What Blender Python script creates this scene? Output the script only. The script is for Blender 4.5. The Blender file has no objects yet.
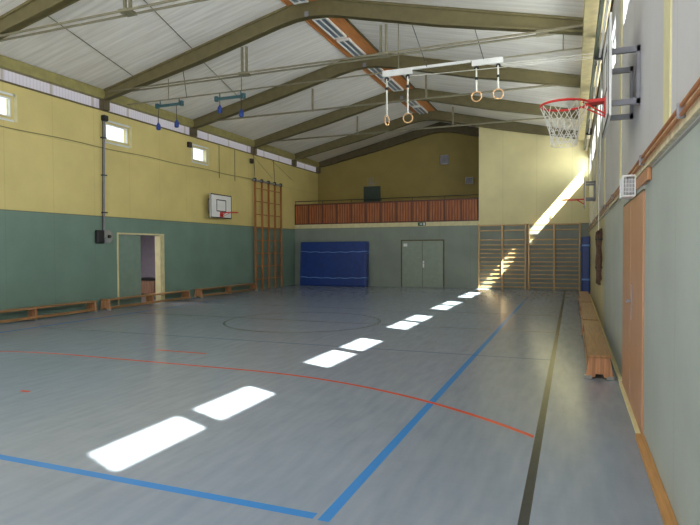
import bpy, bmesh, math, random
from mathutils import Vector, Matrix
random.seed(7)
PI = math.pi
S = bpy.context.scene
COL = S.collection

# ------------------------------------------------------------------ dimensions
XL, XR, YB, YG, YF = -11.76, 0.56, 22.86, 25.42, -2.6   # left wall, right wall, end wall, gallery wall, open front
XM = (XL + XR) / 2
FR = [7.89, 11.69, 15.49, 19.29, 22.98]                # roof frames
EAVE, SLOPE = 5.86, 0.239
def ceil_z(x): return EAVE + SLOPE * ((x - XL) if x < XM else (XR - x))

# ------------------------------------------------------------------ materials
def lin(h):
    h = h.lstrip('#'); r = []
    for i in (0, 2, 4):
        c = int(h[i:i+2], 16) / 255
        r.append(c / 12.92 if c <= .04045 else ((c + .055) / 1.055) ** 2.4)
    return (r[0], r[1], r[2], 1)

class NT:
    def __init__(self, name):
        self.m = bpy.data.materials.new(name); self.m.use_nodes = True
        self.t = self.m.node_tree; self.n = self.t.nodes; self.b = self.n['Principled BSDF']
    def node(self, typ, **kw):
        n = self.n.new(typ)
        for k, v in kw.items(): setattr(n, k, v)
        return n
    def link(self, a, b): self.t.links.new(a, b)
    def put(self, sock, v):
        if isinstance(v, bpy.types.NodeSocket): self.link(v, sock)
        else: sock.default_value = v
    def math(self, op, a, b=0.0, c=None):
        n = self.node('ShaderNodeMath', operation=op)
        self.put(n.inputs[0], a); self.put(n.inputs[1], b)
        if c is not None: self.put(n.inputs[2], c)
        return n.outputs[0]
    def mix(self, fac, a, b):
        n = self.node('ShaderNodeMix', data_type='RGBA')
        self.put(n.inputs[0], fac); self.put(n.inputs[6], a); self.put(n.inputs[7], b)
        return n.outputs[2]
    def coords(self, scale=None):
        c = self.node('ShaderNodeTexCoord').outputs['Object']
        if scale:
            m = self.node('ShaderNodeMapping'); m.inputs['Scale'].default_value = scale
            self.link(c, m.inputs['Vector']); c = m.outputs[0]
        return c
    def xyz(self):
        s = self.node('ShaderNodeSeparateXYZ'); self.link(self.coords(), s.inputs[0]); return s.outputs
    def noise(self, scale=5, vec=None, detail=3, lo=.35, hi=.65):
        n = self.node('ShaderNodeTexNoise'); n.inputs['Scale'].default_value = scale; n.inputs['Detail'].default_value = detail
        self.link(vec if vec is not None else self.coords(), n.inputs['Vector'])
        r = self.node('ShaderNodeMapRange'); r.inputs[1].default_value = lo; r.inputs[2].default_value = hi
        self.link(n.outputs[0], r.inputs[0]); return r.outputs[0]
    def bump(self, h, strength=.2, dist=.01):
        b = self.node('ShaderNodeBump'); b.inputs['Strength'].default_value = strength; b.inputs['Distance'].default_value = dist
        self.link(h, b.inputs['Height']); self.link(b.outputs[0], self.b.inputs['Normal'])

def shade(c, k): return (min(c[0]*k, 1), min(c[1]*k, 1), min(c[2]*k, 1), 1)

def plain(name, hexc, rough=.6, metal=0, var=.12, scale=6, stretch=None, spec=.5):
    t = NT(name); c = lin(hexc)
    f = t.noise(scale, t.coords(stretch) if stretch else None)
    t.link(t.mix(f, shade(c, 1 - var), shade(c, 1 + var)), t.b.inputs['Base Color'])
    t.b.inputs['Roughness'].default_value = rough; t.b.inputs['Metallic'].default_value = metal
    t.b.inputs['Specular IOR Level'].default_value = spec
    return t.m

def wood(name, hexc, axis='y', rough=.4, var=.22):
    st = {'x': (.8, 14, 14), 'y': (14, .8, 14), 'z': (14, 14, .8)}[axis]
    return plain(name, hexc, rough, 0, var, 3, st)

M = {}
M['yellow'] = None
M['olive'] = plain('olive_steel_paint', '#6d6442', .5, 0, .08)
M['olive_dark'] = plain('dark_olive_steel_paint', '#5c5238', .55)  # darker olive for stubs, ledges, door outlines and rods
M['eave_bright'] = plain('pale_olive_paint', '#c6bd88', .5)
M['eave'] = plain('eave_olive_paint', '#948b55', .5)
M['rod'] = plain('rod_grey_paint', '#7d7761', .45)
M['steel'] = plain('grey_steel', '#8b8b92', .35, .2)
M['darksteel'] = plain('dark_steel', '#30302f', .4, .3)
M['white'] = plain('white_paint', '#e6e6e4', .45, 0, .04)
M['cream'] = plain('cream_paint', '#d8cfa0', .5, 0, .06)
M['frame_white'] = plain('white_window_plastic', '#d5d8d8', .4, 0, .05)
M['orange_wood'] = wood('orange_ridge_boards', '#c9834a', 'y', .45, .14)
M['bench_wood'] = wood('bench_wood', '#9c7247', 'y', .35)
M['bench_leg'] = wood('bench_leg_wood', '#b58058', 'z', .4)
M['bar_wood'] = wood('wall_bar_wood', '#bf9a68', 'x', .35)
M['bar_post'] = wood('wall_bar_post_wood', '#cda873', 'z', .35)
M['ladder_wood'] = wood('ladder_wood', '#a5672f', 'z', .4)
M['door_wood'] = wood('beech_door', '#b98a68', 'z', .45, .07)
M['rubber'] = plain('grey_rubber', '#8d8d88', .7)
M['black'] = plain('black_plastic', '#1b1b1d', .5)
M['red'] = plain('red_paint', '#d02a22', .35, 0, .05)
M['rope'] = plain('white_cord', '#dcdad0', .8)
M['ropebrown'] = plain('brown_hemp_rope', '#5d4438', .9, 0, .3, 20)
M['ring_wood'] = plain('ring_wood', '#d5a878', .4)
M['blue_mat'] = plain('blue_vinyl', '#1c3a80', .35, 0, .1)
M['blue_grip'] = plain('blue_grip_rubber', '#24408c', .5)
M['teal'] = plain('teal_steel', '#3c6168', .4)
M['strap'] = plain('light_blue_strap', '#6f97d8', .6)
M['copper'] = plain('copper_pipe', '#a5714c', .35, .35)
M['purple'] = plain('corridor_wall_paint', '#8b8390', .7, 0, .05)
M['corridor_floor'] = plain('corridor_floor', '#5c5550', .4)
M['dark_green'] = plain('dark_green_board', '#23332a', .6)
M['leaf_green'] = plain('green_door_leaf', '#7a8f82', .5, 0, .05)
M['backdoor'] = plain('grey_green_door', '#8f9a8c', .45, 0, .05)
M['board'] = plain('beige_board', '#d6c9a6', .55, 0, .16, 9)
M['sign'] = plain('sign_green', '#2d5a45', .5)
M['base_wood'] = wood('baseboard_wood', '#bf8b50', 'y', .4, .15)
M['speaker'] = plain('speaker_grey', '#b4b3b6', .5)

def split_wall(name, low, high, zsplit, low2=None, ysplit=None, axis='Y', line=True, high_joint=True):
    """painted wall: one colour below the split height, another above, faint panel joints"""
    t = NT(name); x, y, z = t.xyz()
    f = t.noise(1.3, detail=5); f2 = t.noise(30, detail=2)
    along = y if axis == 'Y' else x
    lowc = t.mix(f, shade(lin(low), .93), shade(lin(low), 1.06))
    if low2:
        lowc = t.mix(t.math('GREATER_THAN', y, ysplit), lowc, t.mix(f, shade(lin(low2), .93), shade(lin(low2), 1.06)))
    highc = t.mix(f, shade(lin(high), .95), shade(lin(high), 1.05))
    c = t.mix(t.math('GREATER_THAN', z, zsplit), lowc, highc)
    # vertical joints every 1.267 m, a horizontal joint at 4.32 m
    ph = t.math('ABSOLUTE', t.math('SUBTRACT', t.math('FRACT', t.math('MULTIPLY', t.math('ADD', along, 50.08), 1/1.267)), .5))
    j = t.math('LESS_THAN', ph, .008)
    if high_joint:
        j2 = t.math('LESS_THAN', t.math('ABSOLUTE', t.math('SUBTRACT', z, 4.33)), .016)
        j = t.math('MAXIMUM', j, j2)
    if line:
        j3 = t.math('LESS_THAN', t.math('ABSOLUTE', t.math('SUBTRACT', z, zsplit)), .012)
        j = t.math('MAXIMUM', t.math('MULTIPLY', j, .12), t.math('MULTIPLY', j3, .6))
    else: j = t.math('MULTIPLY', j, .35)
    c = t.mix(j, c, lin('#3a3a2c'))
    t.link(c, t.b.inputs['Base Color'])
    t.b.inputs['Roughness'].default_value = .5
    t.bump(f2, .06, .01)
    return t.m
M['wall_left'] = split_wall('left_wall_paint', '#6f887b', '#d0bf7c', 2.51)
M['wall_back'] = split_wall('back_wall_paint', '#868f84', '#dbd09c', 2.53, axis='X', high_joint=False)
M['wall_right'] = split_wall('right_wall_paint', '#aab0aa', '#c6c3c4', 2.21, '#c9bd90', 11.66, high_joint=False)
M['gallery'] = plain('gallery_wall_paint', '#9c8a4c', .6, 0, .05, 1.5)

def ceiling_mat():
    t = NT('corrugated_white_ceiling'); x, y, z = t.xyz()
    w = t.math('SINE', t.math('MULTIPLY', y, 2*PI/.19))
    n = t.noise(2.0, t.coords((.35, 5, .35)), 4)
    c = t.mix(n, lin('#dcd7d0'), lin('#efebe6'))
    seam = t.math('GREATER_THAN', w, .93)
    c = t.mix(t.math('MULTIPLY', seam, .10), c, lin('#8a8780'))
    t.link(c, t.b.inputs['Base Color']); t.b.inputs['Roughness'].default_value = .55
    t.bump(w, .08, .02)
    return t.m
M['ceiling'] = ceiling_mat()

def floor_mat():
    t = NT('blue_grey_sports_floor'); x, y, z = t.xyz()
    st = t.noise(2.2, t.coords((5, .9, 1)), 6, .3, .7)
    st2 = t.noise(5, t.coords((.6, 6, 1)), 5, .3, .7)
    big = t.noise(.35, None, 3)
    c = t.mix(st, lin('#87919f'), lin('#959eab'))
    c = t.mix(t.math('MULTIPLY', st2, .10), c, lin('#a4adb8'))
    c = t.mix(t.math('MULTIPLY', big, .25), c, lin('#7f8b9f'))
    def absd(a, v): return t.math('ABSOLUTE', t.math('SUBTRACT', a, v))
    def band(a, v, w): return t.math('LESS_THAN', absd(a, v), w/2)
    def rng(a, lo, hi): return t.math('MULTIPLY', t.math('GREATER_THAN', a, lo), t.math('LESS_THAN', a, hi))
    def AND(a, b): return t.math('MULTIPLY', a, b)
    def OR(a, b): return t.math('MAXIMUM', a, b)
    def ring(cx, cy, r, w):
        dx = t.math('SUBTRACT', x, cx); dy = t.math('SUBTRACT', y, cy)
        d = t.math('SQRT', t.math('ADD', t.math('MULTIPLY', dx, dx), t.math('MULTIPLY', dy, dy)))
        return band(d, r, w)
    # dark side line, centre circle and centre line
    dk = band(x, -.26, .062)
    thin = OR(AND(ring(-5.6, 11.25, 1.72, .05), t.math('ADD', 0, 1)), AND(band(y, 11.3, .05), rng(x, -10.4, -.26)))
    c = t.mix(t.math('MULTIPLY', thin, .62), c, lin('#28303c'))
    # blue court
    bl = OR(AND(band(x, -1.36, .075), rng(y, 2.98, 19.6)), AND(band(x, -10.4, .075), rng(y, 2.98, 19.6)))
    bl = OR(bl, AND(OR(band(y, 3.02, .075), band(y, 19.6, .075)), rng(x, -10.44, -1.43)))
    c = t.mix(bl, c, lin('#3c86cc'))
    at = AND(OR(band(y, 8.5, .05), band(y, 14.1, .05)), rng(x, -10.4, -.26))
    c = t.mix(t.math('MULTIPLY', at, .55), c, lin('#3b5f8c'))
    # red goal area: arc round two posts, straight in between, plus the 7 m and 4 m marks
    R, Y0 = 5.78, .62
    arc = OR(AND(ring(-4.1, Y0, R, .055), rng(x, -4.1, -.3)), AND(ring(-7.1, Y0, R, .055), rng(x, -10.9, -7.1)))
    arc = OR(AND(arc, t.math('GREATER_THAN', y, Y0)), AND(band(y, Y0 + R, .055), rng(x, -7.1, -4.1)))
    arc = OR(arc, AND(band(y, 7.2, .055), rng(x, -6.2, -5.25)))
    arc = OR(arc, AND(band(y, 4.55, .055), rng(x, -5.86, -5.72)))
    c = t.mix(arc, c, lin('#d0553a'))
    c = t.mix(dk, c, lin('#2e302c'))
    t.link(c, t.b.inputs['Base Color'])
    r = t.node('ShaderNodeMapRange'); t.link(st2, r.inputs[0]); r.inputs[3].default_value = .19; r.inputs[4].default_value = .22
    t.link(r.outputs[0], t.b.inputs['Roughness'])
    t.b.inputs['Specular IOR Level'].default_value = .55
    return t.m
M['floor'] = floor_mat()

def glass_mat(name, hexc, k=.06):
    t = NT(name); n = t.n
    tr = t.node('ShaderNodeBsdfTransparent'); tr.inputs[0].default_value = lin(hexc)
    gl = t.node('ShaderNodeBsdfGlossy'); gl.inputs['Roughness'].default_value = .03
    mx = t.node('ShaderNodeMixShader'); mx.inputs[0].default_value = k
    t.link(tr.outputs[0], mx.inputs[1]); t.link(gl.outputs[0], mx.inputs[2])
    t.link(mx.outputs[0], n['Material Output'].inputs[0]); return t.m
M['glass'] = glass_mat('window_glass', '#f4f8f6')

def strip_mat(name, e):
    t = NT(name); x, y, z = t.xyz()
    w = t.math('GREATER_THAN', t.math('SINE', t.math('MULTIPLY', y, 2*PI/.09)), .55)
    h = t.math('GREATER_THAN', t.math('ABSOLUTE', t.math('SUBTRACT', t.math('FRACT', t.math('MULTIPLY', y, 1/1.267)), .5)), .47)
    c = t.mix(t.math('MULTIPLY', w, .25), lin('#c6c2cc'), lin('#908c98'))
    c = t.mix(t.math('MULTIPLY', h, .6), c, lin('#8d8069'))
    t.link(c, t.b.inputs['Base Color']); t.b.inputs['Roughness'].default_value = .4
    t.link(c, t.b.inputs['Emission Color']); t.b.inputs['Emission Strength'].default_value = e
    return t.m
M['strip'] = strip_mat('faint_glow_translucent_ribbed_strip', .14)  # weak emission stands in for the sky behind the strip
M['strip_glow'] = strip_mat('strong_glow_translucent_ribbed_strip', 5)  # emission put in for sun through the strip, also brightens the ceiling

def slat_mat():
    t = NT('red_brown_slatted_wood'); x, y, z = t.xyz()
    w = t.math('SINE', t.math('MULTIPLY', x, 2*PI/.115))
    n = t.noise(2.5, t.coords((9, 9, .6)))
    c = t.mix(n, lin('#8d4b27'), lin('#b56d3c'))
    c = t.mix(t.math('MULTIPLY', t.math('GREATER_THAN', w, .55), .7), c, lin('#4a2416'))
    t.link(c, t.b.inputs['Base Color']); t.b.inputs['Roughness'].default_value = .5
    t.bump(w, .3, .01); return t.m
M['slat'] = slat_mat()

def louvre_mat():
    t = NT('lamp_louvre'); x, y, z = t.xyz()
    w = t.math('GREATER_THAN', t.math('SINE', t.math('MULTIPLY', y, 2*PI/.06)), .3)
    c = t.mix(t.math('MULTIPLY', w, .4), lin('#8492a0'), lin('#5d6a78'))
    t.link(c, t.b.inputs['Base Color']); t.b.inputs['Roughness'].default_value = .3; t.b.inputs['Metallic'].default_value = .3
    return t.m
M['louvre'] = louvre_mat()

# ------------------------------------------------------------------ mesh helpers
class MB:
    def __init__(self): self.bm = bmesh.new()
    def box(self, x0, x1, y0, y1, z0, z1):
        vs = [self.bm.verts.new((x, y, z)) for x in (x0, x1) for y in (y0, y1) for z in (z0, z1)]
        for f in ((0,1,3,2), (4,6,7,5), (0,4,5,1), (2,3,7,6), (0,2,6,4), (1,5,7,3)):
            self.bm.faces.new([vs[i] for i in f])
        return self
    def hexa(self, low, high):
        a = [self.bm.verts.new(p) for p in low]; b = [self.bm.verts.new(p) for p in high]
        self.bm.faces.new(a[::-1]); self.bm.faces.new(b)
        for i in range(4): self.bm.faces.new((a[i], a[(i+1) % 4], b[(i+1) % 4], b[i]))
        return self
    def prism(self, pts, axis, a0, a1):
        """extrude a polygon (2D points) along an axis"""
        def P(u, v, a): return {'y': (u, a, v), 'x': (a, u, v), 'z': (u, v, a)}[axis]
        A = [self.bm.verts.new(P(u, v, a0)) for u, v in pts]; B = [self.bm.verts.new(P(u, v, a1)) for u, v in pts]
        self.bm.faces.new(A); self.bm.faces.new(B[::-1]); n = len(pts)
        for i in range(n): self.bm.faces.new((A[i], B[i], B[(i+1) % n], A[(i+1) % n]))
        return self
    def tube(self, pts, r, n=8, closed=False, cap=True):
        pts = [Vector(p) for p in pts]; rings = []; N = len(pts); up = None
        for i, p in enumerate(pts):
            if closed: d = pts[(i+1) % N] - pts[i-1]
            else: d = pts[min(i+1, N-1)] - pts[max(i-1, 0)]
            d.normalize()
            if up is None: up = Vector((0, 0, 1)) if abs(d.z) < .9 else Vector((1, 0, 0))
            s = d.cross(up)
            if s.length < 1e-4: s = d.cross(Vector((0, 1, 0)))
            s.normalize(); u = s.cross(d).normalized(); up = u
            rr = r[i] if isinstance(r, (list, tuple)) else r
            rings.append([self.bm.verts.new(p + (s*math.cos(2*PI*k/n) + u*math.sin(2*PI*k/n))*rr) for k in range(n)])
        m = N if closed else N - 1
        for i in range(m):
            a, b = rings[i], rings[(i+1) % N]
            for k in range(n): self.bm.faces.new((a[k], a[(k+1) % n], b[(k+1) % n], b[k]))
        if cap and not closed: self.bm.faces.new(rings[0][::-1]); self.bm.faces.new(rings[-1])
        return self
    def lathe(self, c, axis, prof, n=20):
        """profile [(along, radius)] turned round an axis through c"""
        c = Vector(c); ax = {'x': Vector((1,0,0)), 'y': Vector((0,1,0)), 'z': Vector((0,0,1))}[axis]
        e1 = Vector((0,0,1)) if axis != 'z' else Vector((1,0,0)); e2 = ax.cross(e1)
        rs = [[self.bm.verts.new(c + ax*a + (e1*math.cos(2*PI*k/n) + e2*math.sin(2*PI*k/n))*r) for k in range(n)] for a, r in prof]
        for a, b in zip(rs, rs[1:]):
            for k in range(n): self.bm.faces.new((a[k], a[(k+1) % n], b[(k+1) % n], b[k]))
        self.bm.faces.new(rs[0][::-1]); self.bm.faces.new(rs[-1]); return self
    def build(self, name, mat, parent=None, bevel=0, smooth=False):
        bm = self.bm; bmesh.ops.recalc_face_normals(bm, faces=bm.faces)
        off = Vector((0, 0, 0)); p = parent
        while p is not None: off += p.location; p = p.parent
        if off.length: bmesh.ops.translate(bm, verts=bm.verts, vec=-off)
        me = bpy.data.meshes.new(name); bm.to_mesh(me); bm.free()
        o = bpy.data.objects.new(name, me); COL.objects.link(o); me.materials.append(mat)
        if parent is not None: o.parent = parent
        if smooth:
            for f in me.polygons: f.use_smooth = True
        if bevel:
            b = o.modifiers.new('bevel', 'BEVEL'); b.width = bevel; b.segments = 2; b.limit_method = 'ANGLE'; b.angle_limit = .7
        return o

def tag(o, label, cat, group=None):
    o['label'] = label; o['category'] = cat
    if group: o['group'] = group
    return o
def thing(name, label, cat, loc=(0, 0, 0), group=None):
    o = bpy.data.objects.new(name, None); COL.objects.link(o); o.location = loc; o.empty_display_size = .2
    return tag(o, label, cat, group)
def struct(o): o['kind'] = 'structure'; return o
def copy_tree(o, parent=None):
    c = o.copy(); COL.objects.link(c); c.parent = parent
    for ch in list(o.children): copy_tree(ch, c)
    return c

def holed_wall(mb, axis, a0, a1, u0, u1, z0, z1, holes):
    """solid wall (thickness a0..a1, along u, up z) with rectangular holes (u0,u1,z0,z1)"""
    us = sorted({u0, u1, *[h[0] for h in holes], *[h[1] for h in holes]})
    for ua, ub in zip(us, us[1:]):
        um = (ua + ub) / 2; hs = sorted([(h[2], h[3]) for h in holes if h[0] < um < h[1]]); z = z0
        for lo, hi in hs + [(z1, z1)]:
            if lo > z + 1e-6:
                if axis == 'x': mb.box(a0, a1, ua, ub, z, lo)
                else: mb.box(ua, ub, a0, a1, z, lo)
            z = max(z, hi)
    return mb

# ------------------------------------------------------------------ room shell
T = .16
struct(MB().box(XL - .2, XR + .2, YF, YG + .2, -.2, 0).build('floor', M['floor']))
# left wall with windows and the door opening
WL = [(8.23, 9.03), (11.80, 12.60), (15.55, 16.30)]
holesL = [(a, b, 4.60, 5.04) for a, b in WL] + [(12.14, 14.02, 0, 2.06)]
struct(holed_wall(MB(), 'x', XL - T, XL, YF, YG, 0, 5.36, holesL).build('wall_left', M['wall_left']))
# right wall with paired clerestory windows
WR = []
for s in (-2.38, 1.42, 5.22, 9.02, 12.82, 16.62, 20.42):
    WR += [(s, s + 1.12), (s + 1.31, s + 2.40 if s < 20 else s + 2.36)]
WR = [w for w in WR if w[0] > YF]
TR = .10; ZW0, ZW1 = 4.29, 4.95
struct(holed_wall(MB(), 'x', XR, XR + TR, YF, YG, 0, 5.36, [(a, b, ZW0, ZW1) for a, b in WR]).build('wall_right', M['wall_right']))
# end wall: full height right of the gallery, low below it
mb = MB()
mb.box(XL, -3.5, YB, YB + .12, 0, 2.53); mb.box(-3.5, XR, YB, YB + .12, 0, 5.62)
mb.prism([(-3.5, 5.62), (XR, 5.62), (XR, ceil_z(XR) + .02), (-3.5, ceil_z(-3.5) + .02)], 'y', YB, YB + .12)
mb.box(-3.5, -3.38, YB + .12, YG, 2.53, 6.70)
struct(mb.build('wall_back', M['wall_back']))
struct(MB().prism([(XL, 2.6), (-3.5, 2.6), (-3.5, ceil_z(-3.5) + .02), (XM, ceil_z(XM) + .02), (XL, ceil_z(XL))], 'y', YG, YG + .12).build('wall_gallery', M['gallery']))
struct(MB().box(XL, -3.5, YB - .02, YG, 2.53, 2.71).build('trim_1', M['cream'], bevel=.005))     # gallery slab edge
# pitched ceiling
for x0, x1 in ((XL - .2, XM), (XM, XR + .2)):
    z0 = EAVE - .2*SLOPE if x0 < XL else ceil_z(XM); z1 = ceil_z(XM) if x1 == XM else EAVE - .2*SLOPE
    struct(MB().prism([(x0, z0), (x1, z1), (x1, z1 + .12), (x0, z0 + .12)], 'y', YF, YG + .2).build('ceiling', M['ceiling']))
# eave beams, translucent strips with their own added glow under them, dark ledges
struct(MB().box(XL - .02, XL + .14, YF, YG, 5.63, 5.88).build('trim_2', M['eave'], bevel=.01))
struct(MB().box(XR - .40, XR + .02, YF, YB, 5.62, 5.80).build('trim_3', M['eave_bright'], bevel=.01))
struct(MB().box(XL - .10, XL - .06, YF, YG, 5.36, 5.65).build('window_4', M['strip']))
struct(MB().box(XR + .04, XR + .08, YF, YB, 5.36, 5.65).build('window_5', M['strip_glow']))
struct(MB().box(XL - .12, XL + .03, YF, YG, 5.34, 5.375).build('trim_4', M['olive_dark']))
struct(MB().box(XR - .03, XR + .1, YF, YB, 5.34, 5.375).build('trim_5', M['olive_dark']))

def window(n, side, a, b, z0, z1, deep, fr=.07):
    x0, x1 = (XL - .075, XL - .02) if side == 'L' else (XR + TR - .05, XR + TR - .005)
    t = bpy.data.objects.new('window_%d' % n, None); COL.objects.link(t); struct(t); t.location = ((x0 + x1)/2, a, z0)
    if side == 'L':
        mb = MB(); mb.box(x0, x1, a, a + fr, z0, z1).box(x0, x1, b - fr, b, z0, z1).box(x0, x1, a + fr, b - fr, z0, z0 + fr).box(x0, x1, a + fr, b - fr, z1 - fr, z1)
    else:
        f = .03; mb = MB(); mb.box(x0, x1, a, a + f, z0, z1).box(x0, x1, b - f, b, z0, z1).box(x0, x1, a + f, b - f, z0, z0 + f).box(x0, x1, a + f, b - f, z1 - f, z1)
    mb.build('window_frame', M['frame_white'], t, bevel=.006)
    xm = (x0 + x1)/2
    MB().box(xm - .004, xm + .004, a + .02, b - .02, z0 + .02, z1 - .02).build('window_pane', M['glass'], t)
    if side == 'L':
        MB().box(XL - .02, XL + .03, a - .03, b + .03, z0 - .02, z0 + .004).build('window_sill', M['cream'], t)
        MB().box(XL - .003, XL + .012, a - .05, b + .05, z1, z1 + .05).build('window_casing', M['frame_white'], t)
        MB().box(XL - .003, XL + .012, b, b + .09, z0 - .05, z1 + .05).build('window_casing', M['cream'], t)
        MB().box(XL - .003, XL + .012, a - .05, a, z0 - .05, z1 + .05).build('window_casing', M['frame_white'], t)
        MB().box(XL - .003, XL + .012, a, b, z0 - .06, z0 - .02).build('window_casing', M['frame_white'], t)
    return t
for i, (a, b) in enumerate(WL): window(i + 1, 'L', a - .05, b + .05, 4.56, 5.08, T)
for i, (a, b) in enumerate(WR): window(i + 6, 'R', a, b, ZW0, ZW1, TR)

# right wall trims: frame columns, beige board, baseboards
for i, y in enumerate([.29, 4.09] + FR[:4]):
    struct(MB().box(XR - .012, XR + .01, y - .13, y + .13, 2.36, 5.36).build('trim_%d' % (6 + i), M['cream'], bevel=.004))
struct(MB().box(XR - .03, XR, YF, YB - .3, 2.232, 2.36).build('trim_12', M['board'], bevel=.004))
struct(MB().box(XR - .065, XR, YF, 5.24, 0, .045).build('baseboard_right', M['base_wood'], bevel=.006))
struct(MB().box(XR - .045, XR, 7.30, YB, 0, .04).build('baseboard_far_right', M['cream'], bevel=.006))
struct(MB().box(XL, XL + .02, YF, 12.1, 0, .06).build('baseboard_left', M['leaf_green']))
struct(MB().box(XL, XL + .02, 14.08, YB, 0, .06).build('baseboard_far_left', M['leaf_green']))

# ------------------------------------------------------------------ doors
# left door: green leaf and an open beige leaf in a cream frame, a corridor behind
d = bpy.data.objects.new('door_1', None); COL.objects.link(d); struct(d); d.location = (XL, 12.14, 0)
mb = MB(); fy0, fy1, fz = 12.14, 14.02, 2.06
mb.box(XL - T, XL + .03, fy0 - .02, fy0 + .02, 0, fz + .03).box(XL - T, XL + .03, fy1 - .02, fy1 + .02, 0, fz + .03).box(XL - T, XL + .03, fy0 + .02, fy1 - .02, fz - .015, fz + .03)
mb.build('door_frame', M['cream'], d, bevel=.005)
lf = MB().box(XL - .09, XL - .045, fy0 + .025, 13.10, .01, fz - .035).build('door_leaf', M['leaf_green'], d, bevel=.004)
lf['label'] = 'closed green door leaf'
lf = MB().box(XL - .26, XL - .05, 13.95, 13.98, 0, fz - .03).build('door_jamb', M['cream'], d, bevel=.004)
struct(MB().box(XL - 3.4, XL - 3.3, 10.6, 16.5, 0, 2.6).build('wall_corridor', M['purple']))
struct(MB().box(XL - 3.3, XL - T, 10.5, 10.6, 0, 2.6).box(XL - 3.3, XL - T, 16.5, 16.6, 0, 2.6).build('wall_corridor_side', M['purple']))
struct(MB().box(XL - 3.3, XL - T, 10.6, 16.5, -.1, 0).build('floor_corridor', M['corridor_floor']))
struct(MB().box(XL - 3.4, XL - T, 10.5, 16.6, 2.6, 2.7).build('ceiling_corridor', M['white']))
cb = thing('low_cabinet', 'low brown cabinet with a dark top in the corridor behind the left door', 'cabinet', (XL - 2.35, 16.1, 0))
MB().box(XL - 2.75, XL - 1.95, 15.85, 16.4, .04, .52).build('cabinet_body', wood('cabinet_wood', '#8a6b58', 'z', .5), cb, bevel=.01)
MB().box(XL - 2.78, XL - 1.92, 15.82, 16.42, .52, .60).build('cabinet_top', M['black'], cb, bevel=.008)
MB().box(XL - 2.7, XL - 2.0, 15.9, 16.35, 0, .04).build('plinth', M['black'], cb)
ct = thing('dark_coat', 'long dark coat hanging on a stand in the corridor behind the open doorway', 'coat', (XL - .98, 14.95, 0))
cx, cy = XL - .98, 14.95
MB().tube([(cx, cy, 1.32), (cx, cy, 1.22), (cx, cy, .9), (cx, cy, .5), (cx, cy, .2)], [.03, .09, .10, .11, .12], 12).build('coat_body', M['black'], ct, smooth=True)
MB().tube([(cx, cy, .02), (cx, cy, 1.75)], .016, 8).build('coat_stand_pole', M['darksteel'], ct)
MB().lathe((cx, cy, 0), 'z', [(0, .16), (.02, .15)], 18).build('coat_stand_base', M['darksteel'], ct)
MB().lathe((cx, cy, 1.55), 'z', [(0, .03), (.05, .07), (.13, .06), (.18, .02)], 14).build('dark_cap', M['black'], ct)

# back double door
d = bpy.data.objects.new('door_2', None); COL.objects.link(d); struct(d); d.location = (-5.81, YB, 0)
x0, x1, zt = -6.69, -4.94, 1.93
mb = MB(); mb.box(x0 - .05, x0, YB - .02, YB, 0, zt + .05).box(x1, x1 + .05, YB - .02, YB, 0, zt + .05).box(x0, x1, YB - .02, YB, zt, zt + .05)
mb.build('door_frame', M['olive_dark'], d)
xm = (x0 + x1)/2
MB().box(x0 + .01, xm - .012, YB - .03, YB - .002, .01, zt - .01).build('door_leaf', M['backdoor'], d, bevel=.004)
MB().box(xm + .012, x1 - .01, YB - .03, YB - .002, .01, zt - .01).build('door_leaf', M['backdoor'], d, bevel=.004)
MB().box(xm - .014, xm + .014, YB - .016, YB - .004, .01, zt - .01).build('door_gap_strip', M['olive_dark'], d)
h = MB().box(xm + .02, xm + .08, YB - .045, YB - .03, .82, 1.10).build('handle_plate', M['white'], d, bevel=.004)
MB().tube([(xm + .05, YB - .04, 1.0), (xm + .05, YB - .085, 1.0), (xm + .17, YB - .085, 1.0)], .011, 8).build('door_handle', M['steel'], h)
tag(MB().box(-6.62, -6.46, YB - .036, YB - .031, 1.70, 1.82).build('door_notice', M['white'], None), 'small white notice on the upper left of the grey double door', 'notice')

# right double door in beech
d = bpy.data.objects.new('door_3', None); COL.objects.link(d); struct(d); d.location = (XR, 6.25, 0)
y0, y1, zt = 5.27, 7.24, 2.09
MB().box(XR - .02, XR + .001, y0 - .03, y1 + .03, zt, zt + .12).build('door_header', plain('door_header_grey', '#a3a9a2', .5), d)
MB().box(XR - .014, XR + .001, y0, y1, zt - .02, zt).build('door_gap_strip', M['olive_dark'], d)  # dark strip stands in for the shadow in the gap above the leaves
MB().box(XR - .018, XR + .001, y0, 6.30, .02, zt - .02).build('door_leaf', M['door_wood'], d, bevel=.003)
MB().box(XR - .018, XR + .001, 6.33, y1, .02, zt - .02).build('door_leaf', M['door_wood'], d, bevel=.003)
MB().box(XR - .008, XR + .001, 6.30, 6.33, .02, zt - .02).build('door_gap_strip', M['olive_dark'], d)
MB().box(XR - .05, XR + .001, y0, y1, 0, .03).build('door_threshold', M['cream'], d, bevel=.004)
h = MB().box(XR - .026, XR - .017, 6.10, 6.15, .90, 1.25).build('handle_plate', M['steel'], d, bevel=.003)
MB().tube([(XR - .025, 6.125, 1.08), (XR - .07, 6.125, 1.08), (XR - .07, 6.02, 1.08)], .011, 8).build('door_handle', M['steel'], h)

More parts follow.
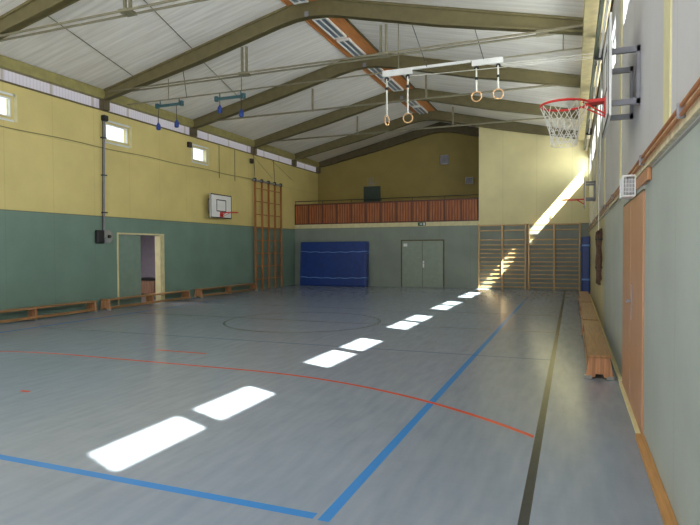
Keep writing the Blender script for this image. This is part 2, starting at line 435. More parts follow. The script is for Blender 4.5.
# ------------------------------------------------------------------ roof frames
LOW = [(-11.74, 5.60), (-8.60, 6.24), (-6.35, 6.78), (-5.95, 6.85), (-5.6, 6.875), (-5.25, 6.85), (-4.85, 6.78), (-2.6, 6.24), (.54, 5.60)]
def roof_frame(y, label, rods, halfy=.10, dark=False, ties=True):
    t = thing('roof_frame', label, 'roof beam', (XM, y, 5.3), 'roof frames across the hall')
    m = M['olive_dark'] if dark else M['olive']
    up = [(x, ceil_z(x) - .004) for x, _ in LOW]; up[4] = (XM, ceil_z(XM) - .004)
    poly = LOW + up[::-1]
    MB().prism(poly, 'y', y - halfy*.6, y + halfy*.6).build('rafter', m, t)
    fl = LOW + [(x, z + .045) for x, z in LOW][::-1]
    MB().prism(fl, 'y', y - halfy, y + halfy).build('bottom_flange', m, t, bevel=.006)
    fu = [(x, z - .05) for x, z in up] + up[::-1]
    MB().prism(fu, 'y', y - halfy, y + halfy).build('top_flange', m, t, bevel=.006)
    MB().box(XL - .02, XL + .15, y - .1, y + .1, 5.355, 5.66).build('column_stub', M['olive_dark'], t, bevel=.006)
    if not dark: MB().box(XR - .16, XR + .02, y - .1, y + .1, 5.355, 5.66).build('column_stub', m, t, bevel=.006)
    if ties:
        MB().box(XM - .07, XM + .03, y - halfy - .014, y - halfy + .002, 6.86, 6.98).build('ridge_plate', M['steel'], t, bevel=.004)
        for k in range(rods):
            dy = (-.09, .09)[k] if rods == 2 else 0
            MB().tube([(XL + .3, y + dy, 5.80), (XR - .3, y + dy, 5.80)], .022 if rods == 2 else .028, 8).build('tie_rod', M['rod'], t)
            MB().box(XR - 1.25, XR - .35, y + dy - .03, y + dy + .03, 5.77, 5.83).build('turnbuckle', M['rod'], t, bevel=.01)
        for x in (-7.33, -3.83):
            zz = 6.45
            for dx in ((-.06, .06) if rods == 2 else (0,)):
                MB().box(x + dx - .022, x + dx + .022, y - .025, y + .025, 5.77, zz).build('strut', M['rod'], t)
            if rods == 2: MB().box(x - .11, x + .11, y - .12, y + .12, 5.775, 5.825).build('strut_clamp', M['rod'], t, bevel=.004)
    return t
roof_frame(FR[0], 'olive steel roof frame nearest the camera, crossing the upper left corner', 2)
roof_frame(FR[1], 'olive steel roof frame whose ridge meets the top of the picture', 2)
roof_frame(FR[2], 'olive steel roof frame just behind the ring suspension rail', 1)
roof_frame(FR[3], 'olive steel roof frame one bay in front of the end wall', 1)
roof_frame(FR[4] - .24, 'olive steel roof frame standing over the wooden gallery front', 1, ties=False)
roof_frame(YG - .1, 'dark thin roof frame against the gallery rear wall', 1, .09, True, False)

# orange ridge boards and lamps, one bay at a time
bays = [(FR[0] + .1, FR[1] - .1), (FR[1] + .1, FR[2] - .1), (FR[2] + .1, FR[3] - .1), (FR[3] + .1, FR[4] - .36)]
where = ['in the bay nearest the camera', 'in the second bay from the camera', 'in the third bay, above the ring rail', 'in the bay before the gallery']
lamp0 = None
for i, (a, b) in enumerate(bays):
    t = thing('ridge_panel', 'orange wooden boarding along the ridge ' + where[i], 'ceiling panel', (-5.62, a, 7.19), 'orange ridge boards')
    MB().box(-6.08, -5.16, a, b, 7.19, 7.215).build('boarding', M['orange_wood'], t)
    MB().box(-6.10, -6.08, a, b, 7.17, 7.24).build('edge_strip', M['orange_wood'], t)
    MB().box(-5.16, -5.13, a, b, 7.17, 7.24).build('edge_strip', M['olive_dark'], t)
    for k in range(2):
        yy = a + .62 + k*1.52
        lab = ('unlit white louvred ceiling lamp ' + ('nearer' if k == 0 else 'farther') + ' of two ' + where[i])
        if lamp0 is None:
            l = thing('ceiling_lamp', lab, 'lamp', (-5.70, yy, 7.13), 'ridge lamps'); lamp0 = l
            mb = MB(); mb.box(-5.88, -5.84, yy, yy + 1.36, 7.13, 7.19).box(-5.56, -5.52, yy, yy + 1.36, 7.13, 7.19).box(-5.84, -5.56, yy, yy + .05, 7.13, 7.19).box(-5.84, -5.56, yy + 1.31, yy + 1.36, 7.13, 7.19)
            mb.build('lamp_frame', M['white'], l, bevel=.005)
            MB().box(-5.84, -5.72, yy + .05, yy + 1.31, 7.15, 7.18).build('louvre', M['louvre'], l)
            MB().box(-5.68, -5.56, yy + .05, yy + 1.31, 7.15, 7.18).build('louvre', M['louvre'], l)
            MB().box(-5.72, -5.68, yy + .05, yy + 1.31, 7.14, 7.18).build('centre_rib', M['white'], l)
        else:
            l = copy_tree(lamp0); l.location = (-5.70, yy, 7.13); l['label'] = lab

# thin wind bracing rods under the ceiling
br = [((-9.72, 8.0), (-10.62, 11.58), 'thin dark bracing rod under the ceiling at the upper left, nearest left wall'),
      ((-7.85, 8.0), (-8.75, 11.58), 'thin dark bracing rod under the ceiling left of the ridge in the front bay'),
      ((-8.85, 11.8), (-9.75, 15.38), 'thin dark bracing rod under the ceiling above the blue grips')]
for p, q, lab in br:
    tag(MB().tube([(p[0], p[1], ceil_z(p[0]) - .02), (q[0], q[1], ceil_z(q[0]) - .02)], .008, 6).build('bracing_rod', M['olive_dark'], None), lab, 'rod', 'bracing rods')

# ------------------------------------------------------------------ ring suspension rail and what hangs from it
RY, RZ = 12.45, 5.66
t = thing('ring_rail', 'pale steel suspension rail spanning the hall below the ceiling', 'rail', (XM, RY, RZ))
MB().tube([(XL + .02, RY, RZ + .02), (XR - .02, RY, RZ)], .018, 8).build('rail_bar', M['rod'], t)
MB().box(-4.05, -2.08, RY - .02, RY + .02, RZ - .01, RZ + .05).build('white_beam', M['white'], t, bevel=.005)
for xa, xb in ((-4.10, -3.40), (-2.06, -1.40)):
    mb = MB(); mb.box(xa, xb, RY - .03, RY - .012, RZ - .09, RZ + .03).box(xa, xb, RY + .012, RY + .03, RZ - .09, RZ + .03).box(xa + .04, xa + .09, RY - .012, RY + .012, RZ - .09, RZ + .03).box(xb - .09, xb - .04, RY - .012, RY + .012, RZ - .09, RZ + .03)
    c = mb.build('carriage_plate', M['white'], t, bevel=.004)
    for x in (xa + .10, xb - .10):
        MB().lathe((x, RY - .015, RZ - .15), 'y', [(0, .05), (.012, .035), (.024, .05)], 14).build('pulley', M['black'], c)
for x in (-10.2, -7.9, -3.72, -.2):
    MB().tube([(x, RY, RZ), (x, RY, ceil_z(x))], .012, 6).build('hanger', M['rod'], t)
for x, y, x2 in ((-1.95, 11.72, -1.8), (-3.3, 11.72, -3.05), (-9.2, 11.75, -9.6)):
    MB().tube([(x, y, ceil_z(x) - .12), (x2, RY, RZ)], .009, 6).build('stay_cable', M['darksteel'], t)
for z0, z1, xs in ((RZ - .12, 5.52, -1.45), (RZ - .16, 5.46, -1.42), (RZ - .15, 5.42, -3.45)):
    MB().tube([(xs, RY - .02, z0), (XR - .16, RY - .02, z1)], .007, 6).build('pull_cord', M['rope'], t)
pl = thing('rope_pulley', 'black rope pulley beneath the right eave beside the hoop', 'pulley', (XR - .14, RY, 5.4))
MB().lathe((XR - .14, RY - .03, 5.42), 'y', [(0, .055), (.02, .04), (.04, .055)], 16).build('pulley_wheel', M['black'], pl)
MB().box(XR - .17, XR - .11, RY - .04, RY + .05, 5.44, 5.62).build('pulley_bracket', M['white'], pl, bevel=.005)
MB().box(XR - .16, XR - .12, RY - .05, RY + .05, 5.28, 5.39).build('cord_clamp', M['black'], pl, bevel=.01)

def ring_mesh(c, ang, R=.105, r=.015):
    mb = MB(); pts = [(c[0] + R*math.sin(a)*math.cos(ang), c[1] + R*math.sin(a)*math.sin(ang), c[2] + R*math.cos(a)) for a in [2*PI*k/24 for k in range(24)]]
    return mb.tube(pts, r, 8, closed=True)
rings = [(-4.00, 4.46, 1.35, 'wooden gymnastic ring on a long strap, turned edge-on, leftmost of the four'),
         (-3.50, 4.47, .15, 'wooden gymnastic ring on a long strap, second from the left of the four'),
         (-1.96, 4.80, .12, 'wooden gymnastic ring on a short strap, third from the left of the four'),
         (-1.50, 4.81, .25, 'wooden gymnastic ring on a short strap, rightmost and closest to the hoop')]
for x, zb, ang, lab in rings:
    t = thing('gymnastic_ring', lab, 'gymnastic ring', (x, RY, zb), 'gymnastic rings')
    MB().box(x - .014, x + .014, RY - .018, RY + .018, zb + .21, RZ - .15).build('strap', M['rope'], t)
    ring_mesh((x, RY, zb + .105), ang).build('ring', M['ring_wood'], t, smooth=True)
    MB().box(x - .03, x + .03, RY - .022, RY + .022, RZ - .40, RZ - .34).build('buckle', M['black'], t, bevel=.004)

for xa, xb, g, lab in ((-10.60, -9.75, ((-10.55, 4.88), (-9.94, 4.90)), 'teal steel spreader bar hanging from the rail, nearest left wall'),
                       (-8.68, -7.82, ((-8.56, 5.16), (-7.91, 5.0)), 'teal steel spreader bar hanging from the rail, toward the ridge')):
    t = thing('spreader_bar', lab, 'bar', (xa, RY, 5.5), 'blue ring pulls')
    MB().box(xa, xb, RY - .03, RY + .03, 5.49, 5.56).build('bar', M['teal'], t, bevel=.01)
    for x in (xa + .12, xb - .1):
        MB().tube([(x, RY, 5.52), (x, RY, 5.68)], .016, 8).build('hook', M['teal'], t)
    for x in (xa + .02, xb - .02):
        MB().box(x - .045, x + .045, RY - .045, RY + .045, 5.46, 5.60).build('end_block', M['teal'], t, bevel=.015)
    for k, (x, zb) in enumerate(g):
        w = thing('blue_grip', 'dark blue hanging grip on a cord, ' + ('left' if k == 0 else 'right') + ' end of the spreader bar ' + ('nearest left wall' if xa < -9 else 'toward the ridge'), 'grip', (x, RY, zb), 'blue grips')
        MB().tube([(x, RY, zb + .16), (x, RY, 5.49)], .008, 6).build('cord', M['darksteel'], w)
        MB().tube([(x, RY, zb), (x, RY, zb + .03), (x, RY, zb + .13), (x, RY, zb + .17), (x, RY, zb + .21)], [.045, .062, .058, .035, .015], 12).build('grip_body', M['blue_grip'], w, smooth=True)

# ------------------------------------------------------------------ basketball hoops
def border(mb, x, y0, y1, z0, z1, w, d=.003):
    mb.box(x, x + d, y0, y1, z0, z0 + w).box(x, x + d, y0, y1, z1 - w, z1).box(x, x + d, y0, y0 + w, z0 + w, z1 - w).box(x, x + d, y1 - w, y1, z0 + w, z1 - w)
    return mb
def hoop(label, xb, s, yc, w, z0, z1, zr, wall, arms_z, net, R=.225, neck=.15, board_t=.022):
    """s = direction the board faces along x"""
    t = thing('basketball_hoop', label, 'basketball hoop', (xb, yc, z0))
    xa, xc = sorted((xb, xb - s*board_t))
    bd = MB().box(xa, xc, yc - w/2, yc + w/2, z0, z1).build('backboard', M['white'], t, bevel=.004)
    f = xb + s*.001 if s > 0 else xb - .004
    border(MB(), f, yc - w/2, yc + w/2, z0, z1, .035).build('border_line', M['black'], bd)
    tz = zr + .04
    border(MB(), f, yc - .29, yc + .29, tz, tz + .42, .035).build('target_rectangle', M['black'], bd)
    cx = xb + s*(neck + R)
    rm = MB().tube([(cx + R*math.cos(2*PI*k/36), yc + R*math.sin(2*PI*k/36), zr) for k in range(36)], .012, 8, closed=True).build('rim', M['red'], t, smooth=True)
    xa, xc = sorted((xb, xb + s*(neck + .01)))
    mb = MB(); mb.box(xa, xc, yc - .07, yc + .07, zr - .012, zr + .018)
    xa, xc = sorted((xb, xb + s*.012)); mb.box(xa, xc, yc - .09, yc + .09, zr - .14, zr + .03)
    for dy in (-.06, .06): mb.tube([(xb + s*.01, yc + dy, zr - .13), (xb + s*(neck + .06), yc + dy*1.8, zr - .01)], .008, 6)
    mb.build('rim_bracket', M['red'], t)
    if net:
        mb = MB(); n = 12; lv = [(zr - .01, R), (zr - .10, R*.86), (zr - .19, R*.72), (zr - .27, R*.62), (zr - .34, R*.57), (zr - .40, R*.56)]
        for k in range(n):
            for sg in (-1, 1):
                pts = [(cx + r*math.cos(2*PI*(k + sg*.5*j)/n), yc + r*math.sin(2*PI*(k + sg*.5*j)/n), z) for j, (z, r) in enumerate(lv)]
                mb.tube(pts, .0036, 5)
        for z, r in lv[3:]:
            mb.tube([(cx + r*math.cos(2*PI*k/24), yc + r*math.sin(2*PI*k/24), z) for k in range(24)], .003, 5, closed=True)
        mb.build('net', M['rope'], t)
    xback = xb - s*board_t
    for dy in (-.32, .32):
        mount = MB()
        for z in arms_z:
            xa, xc = sorted((xback, wall)); mount.box(xa, xc, yc + dy - .02, yc + dy + .02, z - .025, z + .025)
        xa, xc = sorted((wall, wall + s*.03)); mount.box(xa, xc, yc + dy - .02, yc + dy + .02, arms_z[0] - .03, arms_z[-1] + .03)
        mount.build('wall_bracket', M['steel'], t)
    return t
hoop('red basketball hoop with white net high on the right wall, nearest the camera', .29, -1, 6.05, 1.15, 2.77, 3.67, 3.03, XR, (2.93, 3.40), True)
hoop('distant basketball hoop seen edge-on on the right wall near the sunlit end wall', .29, -1, 16.7, 1.2, 2.72, 3.48, 2.93, XR, (2.93, 3.36), False, .225, .12)
hoop('white backboard with black square and red hoop on the yellow left wall', XL + .30, 1, 16.70, 1.26, 2.70, 3.53, 2.89, XL, (2.9, 3.35), False, .225, .2, .04)

# ------------------------------------------------------------------ benches
def bench(label, x0, x1, y0, y1, beam_side):
    t = thing('gym_bench', label, 'bench', ((x0 + x1)/2, (y0 + y1)/2, 0), 'gym benches along the walls')
    MB().box(x0, x1, y0, y1, .265, .30).build('seat_plank', M['bench_wood'], t, bevel=.006)
    xm = (x0 + x1)/2; hw = (x1 - x0)/2
    for k, yy in enumerate((y0 + .05, (y0 + y1)/2, y1 - .05)):
        mb = MB()
        if k == 1: p = [(xm - .12, .022), (xm + .12, .022), (xm + .11, .265), (xm - .11, .265)]
        else: p = [(xm - hw - .025, .022), (xm - .05, .022), (xm - .04, .062), (xm + .04, .062), (xm + .05, .022), (xm + hw + .025, .022), (xm + hw - .012, .265), (xm - hw + .012, .265)]
        lg = mb.prism(p, 'y', yy - .025, yy + .025).build('leg', M['bench_leg'], t, bevel=.004)
        for sx in (-1, 1):
            cx = xm + sx*(hw - .005) if k != 1 else xm + sx*.06
            MB().box(cx - .045, cx + .045, yy - .036, yy + .036, 0, .042).build('rubber_foot', M['rubber'], lg, bevel=.006)
    bx = xm + beam_side*(hw - .04)
    MB().box(bx - .045, bx + .045, y0 + .08, y1 - .08, .045, .10).build('balance_beam', M['bench_wood'], t, bevel=.008)
    return t
bench('long wooden gym bench on the left wall, cut by the picture edge', XL + .08, XL + .36, 7.55, 11.05, 1)
bench('long wooden gym bench standing in front of the left door', XL + .08, XL + .36, 11.42, 14.86, 1)
bench('long wooden gym bench left of the climbing ladder frame', XL + .08, XL + .36, 15.42, 18.98, 1)
bench('wooden gym bench on the right wall, end facing the camera beside the beech door', .18, .44, 7.42, 10.98, -1)
bench('wooden gym bench on the right wall, second in the row behind the nearest one', .18, .44, 11.08, 14.62, -1)
bench('wooden gym bench on the right wall, farthest, in front of the upright blue mat', .18, .44, 14.72, 18.26, -1)

# ------------------------------------------------------------------ climbing ladder frame on the left wall
t = thing('wall_ladder', 'tall brown wooden climbing ladder frame on the left wall', 'climbing frame', (XL + .14, 20.3, 0))
ys = [19.24 + k*.527 for k in range(5)]
for y in ys: MB().box(XL + .10, XL + .17, y - .03, y + .03, 0, 4.32).build('upright', M['ladder_wood'], t, bevel=.006)
for k in range(8):
    z = .42 + k*.515
    MB().tube([(XL + .135, ys[0], z), (XL + .135, ys[-1], z)], .02, 8).build('rung', M['ladder_wood'], t)
MB().box(XL + .09, XL + .17, ys[0] - .15, ys[-1] + .05, 4.30, 4.37).build('top_rail', M['steel'], t, bevel=.005)
for y in ys: MB().box(XL + .08, XL + .18, y - .045, y + .045, 4.28, 4.42).build('roller', M['darksteel'], t, bevel=.012)
for y in (ys[0], ys[3]):
    MB().tube([(XL + .13, y, 4.4), (XL + .08, y, 5.35)], .008, 6).build('hanging_cable', M['darksteel'], t)
for a, b in (((ys[0], 5.3), (ys[3], 4.55)), ((ys[3], 5.3), (22.6, 4.7))):
    MB().tube([(XL + .04, a[0], a[1]), (XL + .04, b[0], b[1])], .006, 6).build('stay_cable', M['rod'], t)

# ------------------------------------------------------------------ wall bars
RZS = [.09, .26, .42, .58, .75, .91, 1.07, 1.24, 1.40, 1.56, 1.73, 1.93, 2.30, 2.50]
def wall_bars(xs, label):
    t = thing('wall_bars', label, 'wall bars', ((xs[0] + xs[-1])/2, YB - .12, 0), 'wall bars on the end wall')
    for x in xs: MB().box(x - .03, x + .03, YB - .16, YB - .02, 0, 2.56).build('upright', M['bar_post'], t, bevel=.005)
    for a, b in zip(xs, xs[1:]):
        for z in RZS:
            d = .05 if z > 2.4 else 0
            MB().box(a + .02, b - .02, YB - .125 - d, YB - .09 - d, z - .024, z + .024).build('rung', M['bar_wood'], t, bevel=.01)
    return t
wall_bars([-3.48, -2.58, -1.70], 'wooden wall bars on the end wall, left unit next to the gallery')
wall_bars([-1.58, -.66, .24], 'wooden wall bars on the end wall, right unit crossed by the sunbeam')

# ------------------------------------------------------------------ mats
t = thing('soft_floor_mat', 'big dark blue soft mat leaning on the end wall under the gallery', 'mat', (-9.7, 22.5, 0))
mb = MB().hexa([(-11.27, 22.33, 0), (-8.15, 22.33, 0), (-8.15, 22.72, 0), (-11.27, 22.72, 0)], [(-11.27, 22.45, 1.93), (-8.15, 22.45, 1.93), (-8.15, 22.83, 1.93), (-11.27, 22.83, 1.93)])
mb.build('mat_body', M['blue_mat'], t, bevel=.05)
for z in (.38, 1.50):
    yf = 22.33 + .12*z/1.93
    pts = [(-11.22 + 3.02*k/30, yf - .012, z - .03*math.sin(PI*k/30) + .012*math.sin(k*1.1)) for k in range(31)]
    mb = MB(); mb.tube(pts, .017, 6); mb.tube([(-8.2, yf - .01, z), (-8.12, yf, z + .01), (-8.12, yf + .3, z + .02)], .016, 6)
    mb.tube([(-8.13, yf - .01, z + .01), (-8.0, yf - .06, z - .05), (-8.10, yf - .02, z - .1)], .012, 6)
    mb.build('strap', M['strap'], t)
for x in (-11.2, -8.22):
    MB().tube([(x, 22.33, .06), (x, 22.445, 1.87)], .012, 6).build('piping', M['blue_mat'], t)
t = thing('upright_mat', 'blue gym mat standing on edge in the right corner beside the wall bars', 'mat', (.44, 21.7, 0))
MB().box(.29, .545, 20.7, 22.6, 0, 2.0).build('mat_body', M['blue_mat'], t, bevel=.03)
for z in (.5, 1.66): MB().box(.275, .555, 20.69, 20.72, z, z + .06).build('strap', M['strap'], t, bevel=.004)
MB().tube([(.28, 20.72, 1.66), (.22, 20.7, 1.6), (.24, 20.72, 1.5)], .014, 6).build('strap_end', M['strap'], t)

# ------------------------------------------------------------------ gallery front
t = thing('gallery_railing', 'red-brown slatted wooden gallery parapet above the blue mat', 'railing', (-7.6, YB + .04, 2.71))
gx0, gx1, nb = XL + .01, -3.51, 12
w = (gx1 - gx0)/nb
for k in range(nb):
    a, b = gx0 + k*w, gx0 + (k+1)*w
    MB().box(a + .03, b - .03, YB + .0, YB + .04, 2.76, 3.58).build('slat_panel', M['slat'], t, bevel=.003)
for k in range(nb + 1):
    x = min(max(gx0 + k*w, gx0 + .03), gx1 - .03)
    MB().box(x - .03, x + .03, YB + .0, YB + .06, 2.71, 3.62).build('post', wood('railing_post_wood_%d' % k, '#5a2f1c', 'z') if k == 0 else M['post_wood'], t, bevel=.004)
    if k == 0: M['post_wood'] = bpy.data.materials['railing_post_wood_0']
MB().box(gx0, gx1, YB - .01, YB + .07, 2.71, 2.76).build('bottom_rail', M['post_wood'], t, bevel=.004)
MB().box(gx0, gx1, YB - .01, YB + .07, 3.57, 3.63).build('top_rail', M['post_wood'], t, bevel=.004)
MB().tube([(gx0, YB + .05, 3.76), (gx1, YB + .05, 3.76)], .016, 8).build('handrail', M['darksteel'], t)
for k in range(0, nb + 1, 2):
    x = min(max(gx0 + k*w, gx0 + .03), gx1 - .03)
    MB().tube([(x, YB + .05, 3.62), (x, YB + .05, 3.76)], .012, 6).build('handrail_support', M['darksteel'], t)

t = thing('green_board', 'dark green board standing upright on the gallery behind the parapet', 'board', (-8.15, YB + .34, 2.71))
MB().box(-8.53, -7.76, YB + .31, YB + .36, 3.2, 4.33).build('board_panel', M['dark_green'], t, bevel=.01)
for x in (-8.45, -7.84): MB().box(x - .02, x + .02, YB + .31, YB + .36, 2.71, 3.22).build('leg', M['darksteel'], t)
for x in (-8.45, -7.84): MB().box(x - .025, x + .025, YB + .15, YB + .55, 2.71, 2.74).build('foot', M['darksteel'], t)
mb = MB()
for x in (-8.34, -8.22, -8.10, -7.98): mb.tube([(x, YB + .34, 4.32), (x, YB + .34, 4.72)], .01, 6)
mb.tube([(-8.36, YB + .34, 4.45), (-7.96, YB + .34, 4.45)], .01, 6)
mb.build('wire_rack', M['steel'], t)
for (x0, x1, z0, z1, lab) in ((-5.60, -5.22, 5.42, 5.84, 'small grey wall speaker on the gallery rear wall, upper left of the pair'),
                              (-4.47, -4.12, 4.48, 4.78, 'small grey wall speaker on the gallery rear wall, lower right of the pair')):
    t = thing('wall_speaker', lab, 'speaker', ((x0 + x1)/2, YG - .06, z0), 'gallery speakers')
    MB().box(x0, x1, YG - .13, YG, z0, z1).build('speaker_case', M['speaker'], t, bevel=.015)
    MB().box(x0 + .03, x1 - .03, YG - .138, YG - .128, z0 + .03, z1 - .03).build('speaker_grille', plain('grille_grey', '#8e8c98', .6), t, bevel=.004)

# exit sign on the gallery edge: green plate, white running-figure style arrow and door mark
t = thing('exit_sign', 'small green exit sign on the cream gallery edge above the grey door', 'sign', (-5.83, YB - .03, 2.55))
MB().box(-6.0, -5.66, YB - .04, YB - .021, 2.555, 2.70).build('sign_plate', M['sign'], t, bevel=.003)
mb = MB(); mb.prism([(-5.92, 2.61), (-5.84, 2.61), (-5.84, 2.585), (-5.80, 2.628), (-5.84, 2.67), (-5.84, 2.645), (-5.92, 2.645)], 'y', YB - .043, YB - .0395)
mb.box(-5.76, -5.70, YB - .043, YB - .0395, 2.575, 2.68)
mb.build('sign_symbol', M['white'], t)

# ------------------------------------------------------------------ small things on the left wall
t = thing('wall_winch', 'black and grey crank winch on the green wall left of the door', 'winch', (XL, 11.6, 1.8))
MB().box(XL, XL + .12, 11.34, 11.58, 1.78, 2.14).build('gear_case', M['black'], t, bevel=.03)
MB().lathe((XL + .02, 11.74, 1.97), 'x', [(0, .17), (.03, .18), (.06, .18), (.08, .12)], 24).build('cable_drum', M['rubber'], t)
MB().lathe((XL + .10, 11.74, 1.97), 'x', [(0, .05), (.05, .04)], 16).build('hub', M['darksteel'], t)
MB().tube([(XL + .12, 11.55, 1.95), (XL + .18, 11.55, 1.95), (XL + .18, 11.58, 1.80)], .014, 8).build('crank', M['steel'], t)
MB().box(XL + .001, XL + .10, 11.56, 11.68, 1.80, 1.90).build('bracket', M['steel'], t, bevel=.01)
t = thing('winch_conduit', 'grey vertical winch cable conduit running up the yellow left wall', 'conduit', (XL + .04, 11.6, 2.1))
MB().tube([(XL + .05, 11.63, 2.10), (XL + .05, 11.69, 5.10)], .022, 10).build('conduit_pipe', M['steel'], t)
MB().tube([(XL + .06, 11.56, 2.12), (XL + .06, 11.62, 5.10)], .012, 6).build('cable', M['darksteel'], t)
for z in (2.6, 3.6, 4.6): MB().box(XL, XL + .09, 11.585, 11.725, z, z + .03).build('pipe_clip', M['darksteel'], t)
MB().box(XL + .01, XL + .14, 11.60, 11.76, 5.06, 5.22).build('pulley_case', M['black'], t, bevel=.03)
for y0, y1, z0, z1, lab in ((15.22, 15.38, 4.96, 5.14, 'small dark speaker box at the upper left of the third window'), (19.06, 19.22, 4.98, 5.16, 'small dark speaker box high on the wall above the climbing frame')):
    t = thing('wall_speaker', lab, 'speaker', (XL, (y0 + y1)/2, z0))
    MB().box(XL, XL + .10, y0, y1, z0, z1).build('speaker_case', M['darksteel'], t, bevel=.015)
    MB().lathe((XL + .10, (y0 + y1)/2, (z0 + z1)/2), 'x', [(0, .05), (.006, .04)], 14).build('speaker_grille', M['ropebrown'], t)
for y, lab in ((17.0, 'thin hanging cable on the yellow wall right of the third window'), (18.0, 'thin hanging cable on the yellow wall left of the climbing frame')):
    tag(MB().tube([(XL + .02, y, 5.34), (XL + .02, y, 4.16)], .010, 6).build('hanging_cable', M['rod'], None), lab, 'cable', 'hanging wall cables')
pts = [(XL + .012, 7 + k*.4, 4.36 + .012*math.sin(k*.9)) for k in range(38)]
tag(MB().tube(pts, .012, 6).build('wall_cable', plain('yellow_cable', '#8a7f4c', .6), None), 'long thin cable running level along the yellow left wall', 'cable')

# ------------------------------------------------------------------ right wall services
t = thing('heating_pipes', 'pair of long copper pipes along the right wall above the beige board', 'pipes', (XR - .05, 10, 2.28))
for z, r in ((2.275, .011), (2.322, .011)):
    MB().tube([(XR - .05, YF, z), (XR - .05, YB - .35, z)], r, 10).build('pipe', M['copper'], t, smooth=True)
for y in (1.5, 3.3, 5.05, 8.6, 10.5, 12.5, 14.5, 16.5, 18.5, 20.5):
    MB().box(XR - .07, XR - .03, y - .012, y + .012, 2.258, 2.34).build('pipe_clamp', M['steel'], t, bevel=.006)
tag(MB().box(XR - .032, XR + .0, 4.85, 5.70, 2.12, 2.218).build('timber_block', M['bench_leg'], None, bevel=.006), 'short brown timber block under the beige board beside the caged lamp', 'timber')
t = thing('caged_lamp', 'small white wall lamp in a wire cage above the beech door', 'lamp', (XR - .07, 6.1, 2.12))
bx0, bx1, by0, by1, bz0, bz1 = .425, XR - .035, 5.72, 6.02, 2.08, 2.255
MB().box(bx0 + .02, bx1, by0 + .03, by1, bz0 + .015, bz1 - .015).build('lamp_body', M['speaker'], t, bevel=.012)
mb = MB()
for k in range(5):
    x = bx0 + (bx1 - bx0)*k/4; mb.tube([(x, by0, bz0), (x, by0, bz1)], .003, 5)
for k in range(6):
    z = bz0 + (bz1 - bz0)*k/5; mb.tube([(bx0, by1, z), (bx0, by0, z), (bx1, by0, z)], .003, 5)
for k in range(1, 5):
    y = by0 + (by1 - by0)*k/4; mb.tube([(bx0, y, bz0), (bx0, y, bz1)], .003, 5)
mb.build('wire_cage', M['white'], t)
mb = MB()
for x, y in ((bx0, by0), (bx0, by1), (bx1, by0)): mb.box(x - .006, x + .006, y - .006, y + .006, bz0 - .005, bz1 + .005)
mb.box(bx0, bx1, by0 - .004, by1, bz0 - .012, bz0 + .004).box(bx0, bx1, by0 - .004, by1, bz1 - .004, bz1 + .012)
mb.build('cage_frame', M['white'], t)

t = thing('climbing_rope_bundle', 'bundle of brown climbing ropes tied against the cream right wall', 'ropes', (XR - .08, 11.9, .9))
for k in range(6):
    ph = k*PI/3; cx, cy = XR - .085 + .032*math.cos(ph), 12.0 + .05*math.sin(ph)
    pts = [(cx + .01*math.sin(j*1.3 + k), cy + .015*math.cos(j*.9 + k), 1.98 - j*.1 - .02*k) for j in range(11)]
    MB().tube(pts, .024, 7).build('rope', M['ropebrown'], t, smooth=True)
for z in (1.2, 1.75): MB().lathe((XR - .085, 12.0, z), 'z', [(0, .066), (.04, .066)], 14).build('tie_band', M['black'], t)
MB().tube([(XR - .09, 12.0, 1.95), (XR - .09, 12.1, 2.6), (XR - .06, 12.25, 3.4), (XR - .05, 12.4, 4.1), (XR - .05, RY, 5.3)], .010, 6).build('hauling_cord', M['rope'], t)
# rope rail below the right eave
t = thing('cord_rail', 'dark green steel rail with white cord along the right eave', 'rail', (XR - .2, 12, 5.3))
MB().box(XR - .20, XR - .14, 3.0, YB - .3, 5.22, 5.36).build('rail_bar', plain('dark_green_paint', '#4d5644', .5), t, bevel=.006)
MB().tube([(XR - .10, 3.0, 5.2), (XR - .10, YB - .3, 5.2)], .02, 8).build('white_tube', M['white'], t)
for y in (4.09, 7.89, 11.69, 15.49, 19.29): MB().box(XR - .19, XR, y - .03, y + .03, 5.15, 5.37).build('rail_bracket', M['darksteel'], t)
tag(MB().box(-.79, -.71, YB - .03, YB, 2.72, 2.86).build('switch_box', M['board'], None, bevel=.006), 'small beige switch box on the sunlit end wall above the wall bars', 'switch')

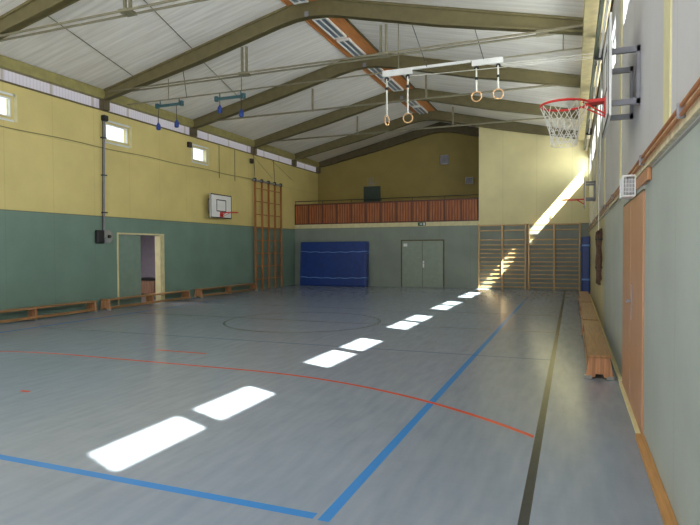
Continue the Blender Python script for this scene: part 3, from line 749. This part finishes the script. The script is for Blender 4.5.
# ------------------------------------------------------------------ light
W = bpy.data.worlds.new('World'); S.world = W; W.use_nodes = True
bg = W.node_tree.nodes['Background']; bg.inputs[0].default_value = (.92, .95, 1.0, 1); bg.inputs[1].default_value = 1.1
sd = bpy.data.lights.new('sun', 'SUN'); sd.energy = 34.0; sd.angle = math.radians(.9); sd.color = (1, .95, .86)
so = bpy.data.objects.new('sun', sd); COL.objects.link(so)
so.rotation_euler = Vector((-1, .45, -1.18)).to_track_quat('-Z', 'Y').to_euler()
def area(name, loc, direction, sx, sy, e, col=(1, 1, 1)):
    l = bpy.data.lights.new(name, 'AREA'); l.shape = 'RECTANGLE'; l.size = sx; l.size_y = sy; l.energy = e; l.color = col
    o = bpy.data.objects.new(name, l); COL.objects.link(o); o.location = loc
    o.rotation_euler = Vector(direction).to_track_quat('-Z', 'Y').to_euler(); return o
# lamps added outside each pair of panes in place of sky light; front left open
for s in (1.42, 5.22, 9.02, 12.82, 16.62, 20.42):
    area('sky_fill_light', (XR + TR + .35, s + 1.2, 4.75), (-1, 0, -.25), .9, 2.4, 110 if s < 20 else 55, (.95, .97, 1))
for s in (1.42, 5.22, 9.02, 12.82, 16.62, 20.42):      # unseen lamps added outside to brighten the ceiling
    area('ceiling_fill_light', (XR + TR + 1.7, s + 1.2, 4.0), (-1, 0, .35), 1.0, 2.6, 240 if s < 20 else 60, (1, .97, .92))
area('corridor_light', (XL - 1.8, 13.4, 2.5), (0, 0, -1), .6, .6, 45, (1, .95, .9))  # unseen lamp added to brighten the corridor

# ------------------------------------------------------------------ camera
cd = bpy.data.cameras.new('Camera'); cd.sensor_fit = 'HORIZONTAL'; cd.sensor_width = 36; cd.lens = 561.9961/700*36
cd.clip_start = .05; cd.clip_end = 300
cam = bpy.data.objects.new('Camera', cd); COL.objects.link(cam)
yaw, pitch, roll = .3773, .0238, -.0046
R = Vector((math.cos(yaw), math.sin(yaw), 0)); F0 = Vector((-math.sin(yaw), math.cos(yaw), 0)); U0 = Vector((0, 0, 1))
F = F0*math.cos(pitch) - U0*math.sin(pitch); U = U0*math.cos(pitch) + F0*math.sin(pitch)
c, s = math.cos(-roll), math.sin(-roll)
Rr = R*c - U*s; Ur = R*s + U*c
mw = Matrix((Rr, Ur, -F)).transposed().to_4x4(); mw.translation = Vector((0, 0, 1.6))
cam.matrix_world = mw; S.camera = cam
S.view_settings.view_transform = 'Standard'; S.view_settings.look = 'None'; S.view_settings.exposure = 1.0
S.cycles.max_bounces = 10; S.cycles.diffuse_bounces = 6; S.cycles.sample_clamp_indirect = 6
S.cycles.use_denoising = True
